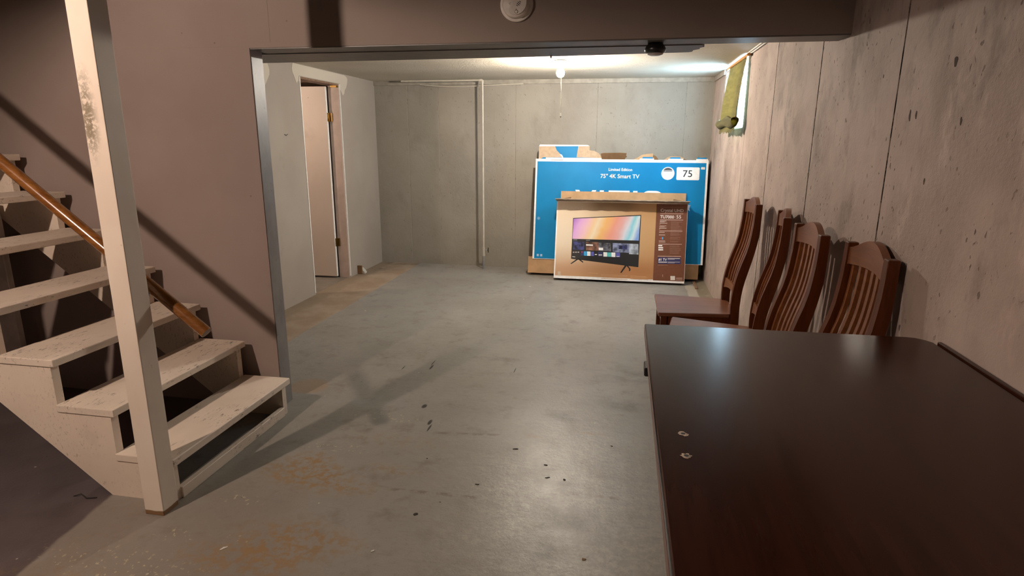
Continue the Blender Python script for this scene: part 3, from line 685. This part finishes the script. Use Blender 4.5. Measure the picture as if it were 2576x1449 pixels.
# lettering; z along the leaning face
def bz(z): return (z-BTH*math.sin(LEAN))/math.cos(LEAN)
text('printed_text', 'Limited Edition', -.180, .082, bz(1.222), PZ, M_WHITE, BB, .012)
text('printed_text', '75" 4K Smart TV', -.267, .164, bz(1.150), PZ, M_WHITE, BB, .012)
lt = bz(.990); lb = lt-.205; st_ = .044
def big(pts): pr('printed_letter', pts, 'y', PZ-.0003, -.0046, M_WHITE, BB)
big([(-.547, lt), (-.502, lt), (-.427, lb+.07), (-.353, lt), (-.308, lt), (-.405, lb), (-.450, lb)])
big([(-.268, lb), (-.223, lb), (-.223, lt), (-.268, lt)])
big([(-.169, lt), (.065, lt), (.065, lt-st_), (-.095, lb+st_), (.065, lb+st_), (.065, lb), (-.169, lb), (-.169, lb+st_), (-.012, lt-st_), (-.169, lt-st_)])
big([(.104, lb), (.152, lb), (.152, lt), (.104, lt)])
oc = rrect(.195, lb-.004, .440, lt+.004, .085, 6); ic = rrect(.195+st_, lb+st_, .440-st_, lt-st_, .05, 6)
bm = bmesh.new(); n = len(oc)
vo = [bm.verts.new((p[0], PZ-.0003, p[1])) for p in oc]; vi = [bm.verts.new((p[0], PZ-.0003, p[1])) for p in ic]
for k in range(n): bm.faces.new((vo[k], vo[(k+1) % n], vi[(k+1) % n], vi[k]))
mk('printed_letter', bm, M_WHITE, BB)
cz = bz(1.187)
pr('round_sticker', ngon(.473, cz, .071, .071, 36), 'y', PZ-.0006, -.0046, M_WHITE, BB)
pr('sticker_print', [(.473+.060*math.cos(math.radians(a)), cz+.062*math.sin(math.radians(a))) for a in range(33, 148, 6)], 'y', PZ-.0012, PZ-.0005, M_DARKGREY, BB)
bx('sticker_print', (.425, PZ-.0012, cz+.022), (.520, PZ-.0005, cz+.029), M_DARKGREY, BB)
for q, (zz_, l) in enumerate(((.004, .07), (-.012, .10), (-.024, .08))): bx('sticker_print', (.473-l/2, PZ-.0011, cz+zz_-.003), (.473+l/2, PZ-.0005, cz+zz_), flat('pale_blue_print', (.45, .58, .70), .5), BB)
pr('size_sticker', rrect(.567, bz(1.118), .812, bz(1.256), .012), 'y', PZ-.0006, -.0046, M_WHITE, BB)
text('sticker_text', '75', .635, .735, bz(1.187), PZ-.0010, M_BLACKP, BB, .006, h=.075)
pr('small_label', rrect(.826, bz(1.234), .868, bz(1.260), .005), 'y', PZ-.0006, -.0046, M_OFFW, BB)
for q in (0, 1): bx('small_label', (-.965+q*.04, PZ-.0004, .195), (-.940+q*.04, -.0046, .222), flat('pale_mark', (.35, .50, .68), .5), BB)
tag(BB, 'large bright blue television carton with torn top flaps leaning on the back wall', 'box')

# ------------------------------------------------------------------ brown television carton
LE2 = math.radians(12.8); TH2 = .115
SB = empty('television_carton', (-.0205, 6.662, TH2*math.sin(LE2)), (-LE2, 0, 0))
W2, H2 = 1.432, .868; hx = W2/2
bm = bmesh.new(); box(bm, (-hx, 0, 0), (hx, .005, H2)); mk('front_panel', bm, M_WHITE, SB)
bx('back_panel', (-hx+.005, TH2-.005, 0), (hx-.005, TH2, H2+.045), M_CARD, SB)
bx('side_panel', (-hx, .005, 0), (-hx+.005, TH2, H2-.005), M_CARD, SB); bx('side_panel', (hx-.005, .005, 0), (hx, TH2, H2-.005), M_OFFW, SB)
bx('bottom_panel', (-hx+.005, .005, 0), (hx-.005, TH2-.005, .005), M_CARDD, SB)
o = bx('top_flap', (-hx+.03, -.0025, 0), (hx-.015, .0025, .135), M_CARD, SB); o.location = (0, TH2-.0075, H2-.005); o.rotation_euler = (math.radians(2), 0, 0)
# front flap folded outward, ragged edge
bm = bmesh.new(); random.seed(5); pa = None
for k in range(41):
    t = k/40; x = -hx-.006+(W2+.012)*t; d = .150+random.uniform(-.008, .006)
    A = [bm.verts.new((x, .003, H2+.002)), bm.verts.new((x, -d, H2+.004+random.uniform(-.002, .002))), bm.verts.new((x, -d, H2+.012)), bm.verts.new((x, .003, H2+.008))]
    if pa:
        for q in range(4): bm.faces.new((pa[q], A[q], A[(q+1) % 4], pa[(q+1) % 4]))
    pa = A
mk('front_flap', bm, flat('grey_flap', (.30, .24, .19), .8, .2, 0, .2, 14), SB)
for sx in (-1, 1):
    pts = [(sx*(hx-.01), H2), (sx*(hx-.02), H2+.03), (sx*(hx-.15), H2+.058), (sx*(hx-.155), H2+.045), (sx*(hx-.12), H2+.012), (sx*(hx-.09), H2)]
    o = pr('side_flap', pts, 'y', -.002, .002, M_CARDD, SB); o.location = (0, TH2*.45, 0)
pr('tape_tail', [(hx, H2-.01), (hx+.028, H2-.005), (hx+.018, H2-.05), (hx+.026, H2-.075), (hx, H2-.06)], 'y', .02, .022, flat('clear_tape', (.40, .48, .58), .3), SB)
FY = -.0006
def uv(x, y):   # position on the face from its drawing
    yt = 190+.0229*(x-75); yb = 1305+.0482*(x-5); v = (y-yt)/(yb-yt); xl = 75-70*v; xr = 2040-65*v
    return (-hx+W2*(x-xl)/(xr-xl), H2*(1-v))
def quad(name, pts, mat, lv=0): pr(name, [uv(*p) for p in pts], 'y', FY-.0004*lv-.0004, .001, mat, SB)
def qr(name, x0, y0, x1, y1, mat, lv=2, sk=0.):
    quad(name, [(x0, y0), (x1, y0+sk*(x1-x0)), (x1, y1+sk*(x1-x0)), (x0, y1)], mat, lv)
bm = bmesh.new(); prism(bm, [(-hx+.014, .030), (hx-.030, .030), (hx-.030, H2-.004), (-hx+.014, H2-.004)], 'y', FY, .001); mk('tan_print', bm, M_TAN, SB)
quad('brown_print', [(1583, 232), (2036, 236), (1972, 1368), (1518, 1350)], M_BROWNP, 0)
# printed television
quad('printed_television', [(320, 436), (1352, 393), (1303, 1157), (281, 1028)], M_BLACKP, 1)
quad('printed_picture', [(328, 446), (1340, 406), (1313, 768), (306, 738)], M_SCREEN, 2)
for pts in ([(370, 1030), (400, 1035), (285, 1105), (270, 1098)], [(380, 1030), (420, 1035), (472, 1075), (462, 1088)], [(1100, 1130), (1130, 1135), (1050, 1238), (1030, 1235)], [(1120, 1130), (1150, 1135), (1188, 1185), (1175, 1215), (1160, 1210), (1166, 1185)]):
    quad('printed_foot', pts, M_BLACKP, 1)
SK = .047
M_T1 = flat('thumb_night', (.03, .035, .12), .45, .4, 0, .9, 18); M_T2 = flat('thumb_fire', (.16, .075, .05), .45, .4, 0, .9, 14)
M_T3 = flat('thumb_grey', (.10, .10, .12), .45, .4, 0, .9, 14); M_T4 = flat('thumb_slate', (.16, .18, .28), .45, .4, 0, .9, 12); M_T5 = flat('thumb_mist', (.32, .36, .42), .45, .4, 0, .6, 10)
qr('printed_tile', 318, 775, 485, 895, M_T1, 2, SK); qr('printed_tile', 515, 782, 705, 905, M_T2, 2, SK); qr('printed_tile', 705, 795, 895, 915, M_T3, 2, SK)
qr('printed_tile', 920, 800, 1162, 935, M_T4, 2, SK); qr('printed_tile', 1166, 812, 1305, 965, M_T5, 2, SK)
qr('printed_tile', 515, 818, 620, 838, M_WHITE, 3, SK); qr('printed_tile', 708, 868, 775, 905, M_WHITE, 3, SK); qr('printed_tile', 1010, 835, 1140, 890, M_T1, 3, SK)
x = 0
for x0, x1, m_ in ((432, 474, M_NAVY), (480, 528, M_CYAN), (530, 582, M_WHITE), (590, 634, M_VIOLET), (640, 690, M_BLACKP), (698, 765, M_NAVY), (778, 836, M_WHITE), (840, 898, M_TEAL), (900, 960, M_WHITE), (966, 1030, M_VIOLET)):
    yy = 918+.047*(x0-432); qr('printed_tile', x0, yy, x1, yy+64, m_, 2, SK)
qr('printed_tile', 440, 925, 465, 938, M_RED, 3); qr('printed_tile', 648, 962, 680, 974, M_WHITE, 3); qr('printed_tile', 705, 968, 758, 982, M_OFFW, 3); qr('printed_tile', 974, 992, 1022, 1002, M_OFFW, 3)
for x0 in (312, 340, 366, 394): qr('printed_tile', x0, 926, x0+12, 942, M_OFFW, 2)
qr('printed_tile', 300, 993, 345, 1002, M_OFFW, 2, .1); qr('printed_tile', 318, 748, 380, 757, flat('grey_print', (.25, .25, .26), .5), 2); qr('printed_tile', 515, 758, 575, 766, flat('grey_print', (.25, .25, .26), .5), 2)
# lettering
a_ = uv(130, 280); b_ = uv(475, 285); text('printed_text', 'SAMSUNG', a_[0], b_[0], a_[1], FY-.0016, flat('silver_print', (.66, .58, .50), .45), SB, 0., h=.042)
a_ = uv(1640, 325); b_ = uv(1975, 330); text('printed_text', 'Crystal UHD', a_[0], b_[0], a_[1]-.004, FY-.0016, M_OFFW, SB, .008)
a_ = uv(1632, 420); b_ = uv(1835, 422); text('printed_text', 'TU7000', a_[0], b_[0], a_[1], FY-.0016, M_WHITE, SB, .022, h=.036)
a_ = uv(1870, 422); b_ = uv(1938, 422); text('printed_text', '55', a_[0], b_[0], a_[1], FY-.0016, M_WHITE, SB, .004, h=.037)
M_LINE = flat('rose_print', (.55, .40, .36), .5); M_PARA = flat('paragraph_print', (.25, .135, .10), .5)
for x0, x1, y0, t_, m_ in ((1645, 1980, 280, 4, flat('dim_line', (.22, .12, .09), .5)), (1635, 1970, 375, 6, M_LINE), (1630, 1968, 465, 8, M_LINE), (1620, 1955, 627, 7, M_LINE), (1605, 1945, 820, 7, M_LINE), (1592, 1932, 996, 8, M_LINE)): qr('printed_rule', x0, y0-t_/2, x1, y0+t_/2, m_, 2, .012)
qr('printed_rule', 1851, 398, 1854, 446, M_LINE, 2)
for q, (y0, l) in enumerate(((483, 95), (496, 70), (514, 110), (528, 12), (553, 100), (566, 78), (586, 105), (602, 14), (648, 80), (686, 90), (770, 90), (788, 95))): qr('printed_line', 1628-q*1.7, y0-3, 1628-q*1.7+l, y0+3, M_OFFW if q in (0, 2, 6, 8, 9, 11) else M_LINE, 2, .012)
random.seed(2)
for y0, n_ in ((487, 5), (555, 6), (645, 3), (683, 2), (722, 3), (775, 2), (845, 10)):
    for k in range(n_): qr('printed_line', 1790-(y0-487)*.06, y0+k*13-2, 1790-(y0-487)*.06+random.randint(110, 165), y0+k*13+2, M_PARA, 2, .012)
for y0, l in ((842, 58), (873, 70), (903, 70)): quad('printed_badge', [(1602, y0-10), (1602+l, y0-9), (1602+l, y0+10), (1602, y0+9)], M_WHITE, 2)
qr('printed_badge', 1655, 716, 1675, 752, M_CYAN, 2); qr('printed_badge', 1628, 728, 1652, 745, M_RED, 2)
qr('printed_banner', 1590, 1012, 1930, 1108, M_NAVY, 2, .012)
a_ = uv(1602, 1045); b_ = uv(1725, 1045); text('printed_text', '#1 TV', a_[0], b_[0], a_[1], FY-.0020, M_WHITE, SB, .02, h=.031)
for x0, x1, y0, t_ in ((1738, 1918, 1030, 9), (1738, 1840, 1045, 4), (1600, 1728, 1083, 12), (1738, 1915, 1082, 5), (1738, 1840, 1096, 4)): qr('printed_line', x0, y0-t_/2, x1, y0+t_/2, M_OFFW, 3, .012)
qr('printed_line', 1592, 1124, 1735, 1131, M_PARA, 2); qr('printed_line', 1660, 1265, 1664, 1300, M_LINE, 2)
qr('printed_badge', 1776, 1288, 1843, 1348, M_OFFW, 2)
qr('printed_line', 1858, 1316, 1950, 1325, M_LINE, 2); qr('printed_line', 1858, 1342, 1950, 1349, M_LINE, 2)
qr('printed_badge', 68, 1212, 116, 1268, flat('tan_badge', (.52, .40, .30), .5), 2)
M_FAINT = flat('faint_print', (.52, .30, .16), .5)
for y0, x0, x1 in ((1243, 545, 690), (1262, 740, 1140), (1280, 740, 1130), (1300, 740, 1140), (1318, 740, 1140), (1272, 1180, 1420), (1290, 1180, 1440), (1312, 1180, 1450)): qr('printed_line', x0, y0-3+.03*(x0-740), x1, y0+3+.03*(x0-740), M_FAINT, 2, .045)
tag(SB, 'smaller tan and brown television carton with a printed screen, propped against the blue one', 'box')

# ------------------------------------------------------------------ chairs
PF = [(.716, .0), (.716, .20), (.716, .447), (.714, .50), (.716, .56), (.722, .619), (.731, .675), (.743, .729), (.760, .79), (.779, .852), (.792, .91), (.800, .971), (.806, 1.03), (.809, 1.095), (.810, 1.16)]
PBK = [(.79, .0), (.778, .20), (.771, .41), (.769, .50), (.772, .57), (.778, .626), (.788, .68), (.801, .736), (.815, .795), (.828, .857), (.837, .91), (.844, .957), (.847, 1.03), (.848, 1.092), (.849, 1.16)]
PF[0] = (.735, 0); PF[1] = (.722, .2)
def xat(prof, z):
    for (x0, z0), (x1, z1) in zip(prof, prof[1:]):
        if z0 <= z <= z1: return x0+(x1-x0)*(z-z0)/(z1-z0)
    return prof[-1][0]
OX = .55
def make_chair():
    r = empty('dining_chair')
    for s in (-1, 1):
        bm = bmesh.new(); ya, yb = (.168, .208) if s > 0 else (-.208, -.168)
        prism(bm, [(x-OX, z) for x, z in PF]+[(x-OX, z) for x, z in PBK[::-1]], 'y', ya, yb, .003); mk('back_post', bm, M_CHAIR, r)
    # crest rail with arched top, gently bowed
    def rail(name, zlo, zhi, xoff, th, mat, n=14):
        bm = bmesh.new(); pv = None
        for k in range(n+1):
            t = k/n; y = -.169+.338*t; q = 4*t*(1-t)
            zl, zh = zlo(q), zhi(t)
            bow = .016*q
            A = []
            for z, d in ((zl, 0), (zh, 0), (zh, th), (zl, th)): A.append(bm.verts.new((xat(PF, z)-OX+xoff+d+bow, y, z)))
            if pv:
                for i in range(4): bm.faces.new((pv[i], A[i], A[(i+1) % 4], pv[(i+1) % 4]))
            else: bm.faces.new(A)
            pv = A
        bm.faces.new(pv[::-1]); return mk(name, bm, mat, r, True, sharp=40)
    rail('crest_rail', lambda q: 1.075+.012*q, lambda t: 1.142+.048*math.sin(math.pi*t)**1.5, .006, .026, M_CHAIRH)
    rail('lower_rail', lambda q: .545+.022*q, lambda t: .615, .006, .024, M_CHAIRH)
    for k in range(6):
        y = -.1375+.055*k; t = (y+.169)/.338; bow = .016*4*t*(1-t)
        bm = bmesh.new(); zs = [.612+(1.082-.612)*i/12 for i in range(13)]
        pts = [(xat(PF, z)-OX+.012+bow, z) for z in zs]+[(xat(PF, z)-OX+.028+bow, z) for z in zs[::-1]]
        prism(bm, pts, 'y', y-.0115, y+.0115); mk('slat', bm, M_CHAIRH, r)
    # seat: wider in front, softly dished edges
    bm = bmesh.new(); sp_ = [(-.292, -.252), (-.284, -.258), (.165, -.205), (.172, -.165), (.210, -.160), (.210, .160), (.172, .165), (.165, .205), (-.284, .258), (-.292, .252)]
    prism(bm, sp_, 'z', .424, .450, .006); mk('seat', bm, M_SEAT, r)
    for s in (-1, 1):
        bm = bmesh.new(); box(bm, (-.272, s*.225-.019, 0), (-.232, s*.225+.019, .424), .002); mk('front_leg', bm, M_CHAIR, r)
        bm = bmesh.new()
        p0, p1 = (-.235, s*.222), (.175, s*.190)
        for zz0, zz1, th in ((.350, .424, .011), (.17, .20, .010)):
            vv = [(p0[0], p0[1]-th), (p1[0], p1[1]-th), (p1[0], p1[1]+th), (p0[0], p0[1]+th)]; prism(bm, vv, 'z', zz0, zz1)
        mk('side_apron', bm, M_CHAIR, r)
    bx('front_apron', (-.262, -.207, .350), (-.242, .207, .424), M_CHAIRH, r)
    return r
def dup(root, loc, rz):
    c = root.copy(); COL.objects.link(c); c.location = loc; c.rotation_euler = (0, 0, rz)
    for ch in root.children:
        d = ch.copy(); COL.objects.link(d); d.parent = c
    return c
chair = make_chair(); chair.location = (.55, 4.165, 0)
G = 'slat-back dining chairs lined along the concrete wall'
tag(chair, 'cherry stained slat-back chair in the row, its whole seat showing, next to the cartons', 'chair', G)
c2 = dup(chair, (.588, 3.535, 0), math.radians(-9)); tag(c2, 'cherry stained slat-back chair turned askew towards the cartons, second from the cartons', 'chair', G)
c3 = dup(chair, (.558, 2.90, 0), 0); tag(c3, 'cherry stained slat-back chair third from the cartons, between the askew chair and the last one', 'chair', G)
c4 = dup(chair, (.613, 2.365, 0), 0); tag(c4, 'cherry stained slat-back chair at the end of the row, right behind the dark table', 'chair', G)

# ------------------------------------------------------------------ table
TB = empty('pedestal_table', (.5, 1.0, 0)); TLc = TB.location
TZ = .971
def tp(bm): bmesh.ops.translate(bm, verts=bm.verts[:], vec=-TLc); return bm
top = [(.0865, 1.905), (.855, 1.921), (.880, 1.917), (.900, 1.900), (.914, 1.878), (.917, .25), (.092, .25)]
bm = bmesh.new(); prism(bm, top, 'z', TZ-.030, TZ, .0025); mk('tabletop', tp(bm), M_TABLE, TB)
bm = bmesh.new(); box(bm, (.0855, .255, TZ-.0285), (.0868, 1.900, TZ-.003)); mk('lit_edge', tp(bm), M_TABEDGE, TB)  # lamplit side of the top, painted as a paler strip
bm = bmesh.new(); box(bm, (.9185, .25, TZ-.04), (.9305, 1.868, TZ+.006), .002); mk('edge_rail', tp(bm), M_TABLE, TB)
bm = bmesh.new(); box(bm, (.078, 1.585, TZ-.055), (.105, 1.645, TZ-.030), .003); mk('leaf_catch', tp(bm), M_BLACK, TB)
bm = bmesh.new(); box(bm, (.22, .45, TZ-.10), (.80, 1.75, TZ-.030), .004); mk('apron', tp(bm), M_TABLE, TB)
for yy in (.70, 1.45):
    bm = bmesh.new(); lathe(bm, [(0, .06), (.06, .06), (.075, .12), (.05, .20), (.045, .45), (.065, .62), (.05, .72), (.07, .80), (.10, TZ-.10), (0, TZ-.10)], 24, .55, yy); mk('pedestal', tp(bm), M_TABLE, TB, True, sharp=40)
    bm = bmesh.new(); prism(bm, [(.33, 0), (.77, 0), (.77, .03), (.65, .07), (.45, .07), (.33, .03)], 'y', yy-.035, yy+.035, .004); mk('foot', tp(bm), M_TABLE, TB)
M_RAW = flat('raw_chip', (.52, .44, .34), .8, .2, 0, .3, 60)
for (hx_, hy_) in ((.140, 1.152), (.138, 1.063)):
    bm = bmesh.new(); random.seed(int(hy_*100)); n = 18; ro = [.0085+random.uniform(-.0015, .0035) for _ in range(n)]
    A = [bm.verts.new((hx_+ro[k]*math.cos(2*math.pi*k/n), hy_+ro[k]*.95*math.sin(2*math.pi*k/n), TZ+.0004)) for k in range(n)]
    B = [bm.verts.new((hx_+.0045*math.cos(2*math.pi*k/n), hy_+.0045*math.sin(2*math.pi*k/n), TZ+.0009)) for k in range(n)]
    for k in range(n): bm.faces.new((A[k], A[(k+1) % n], B[(k+1) % n], B[k]))
    h = mk('screw_hole', tp(bm), M_RAW, TB)
    bm = bmesh.new(); prism(bm, ngon(hx_, hy_, .0046, .0046, 14), 'z', TZ-.001, TZ+.0006); mk('hole_dark', tp(bm), M_BLACKP, h)  # black disc stands for the dark inside of the open hole
tag(TB, 'tall dark espresso table pushed against the concrete wall', 'table')

# ------------------------------------------------------------------ small things on the floor
r = empty('door_stop', (XP+.012, 6.575, 0))
bm = bmesh.new(); prism(bm, [(0, 0), (.07, 0), (.07, .02), (.03, .062), (0, .07)], 'y', -.03, .03, .003); mk('wedge', bm, flat('grey_wedge', (.50, .48, .44), .5), r)
bm = bmesh.new(); box(bm, (-.012, -.052, .0), (.045, -.032, .10), .003); mk('backing', bm, M_CARDD, r)
tag(r, 'small pale wedge left at the foot of the partition by the doorway', 'wedge')
r = bx('floor_strip', (.80, 6.53, 0), (.83, 6.85, .016), M_BOARD, bevel=.002); r.rotation_euler = (0, 0, 0)
tag(r, 'short scrap of wood lying beside the blue carton by the wall', 'wood scrap')
DG = 'dark crumbs scattered over the grey floor'
def crumb(x, y, l, wd, a, mat, label, group):
    pts = []
    for k in range(9):
        t = 2*math.pi*k/9; q = random.uniform(.45, 1.2); pts.append((q*l/2*math.cos(t), q*wd/2*math.sin(t)))
    bm = bmesh.new(); prism(bm, pts, 'z', 0, .0025)
    o = mk('floor_crumb', bm, mat, loc=(x, y, 0), rot=(0, 0, a)); return tag(o, label, 'debris', group)
random.seed(11)
M_CRUMB = flat('dark_crumb', (.02, .016, .012), .8); M_CHIPW = flat('white_chip', (.70, .68, .62), .7); M_CHIPT = flat('tan_chip', (.28, .17, .08), .8)
for x, y, l, wd, a in ((-.484, 2.776, .035, .010, .2), (-.312, 2.65, .018, .012, 0), (-.290, 2.537, .028, .011, .4), (-.209, 2.535, .014, .016, 1), (-.803, 2.146, .022, .018, .9), (-.60, 2.42, .022, .006, .1), (.0, 2.9, .012, .01, 0), (-.9, 2.6, .008, .007, 0)):
    crumb(x, y, l, wd, a, M_CRUMB, 'small dark crumb lying on the grey painted floor', DG)
for x, y, l, wd, a in ((-.887, 1.892, .020, .010, .9), (-1.46, 1.80, .03, .012, .9), (-.93, 5.75, .02, .014, 0), (-2.3, 5.05, .014, .01, 0), (-.95, 6.3, .022, .012, 0), (-.62, 5.9, .02, .012, .3)):
    crumb(x, y, l, wd, a, M_CHIPW, 'tiny white paint chip lying on the floor', 'white paint chips on the floor')
crumb(-.084, 1.998, .022, .012, .2, M_CHIPT, 'tan wood chip on the floor beside the dark table', None)
tag(tb('wire_bit', [(-2.33, 1.99, .004), (-2.30, 2.0, .012), (-2.26, 1.985, .005), (-2.22, 2.0, .004)], .0025, M_CRUMB, None, 6), 'bit of dark wire on the slate floor below the stairs', 'wire')
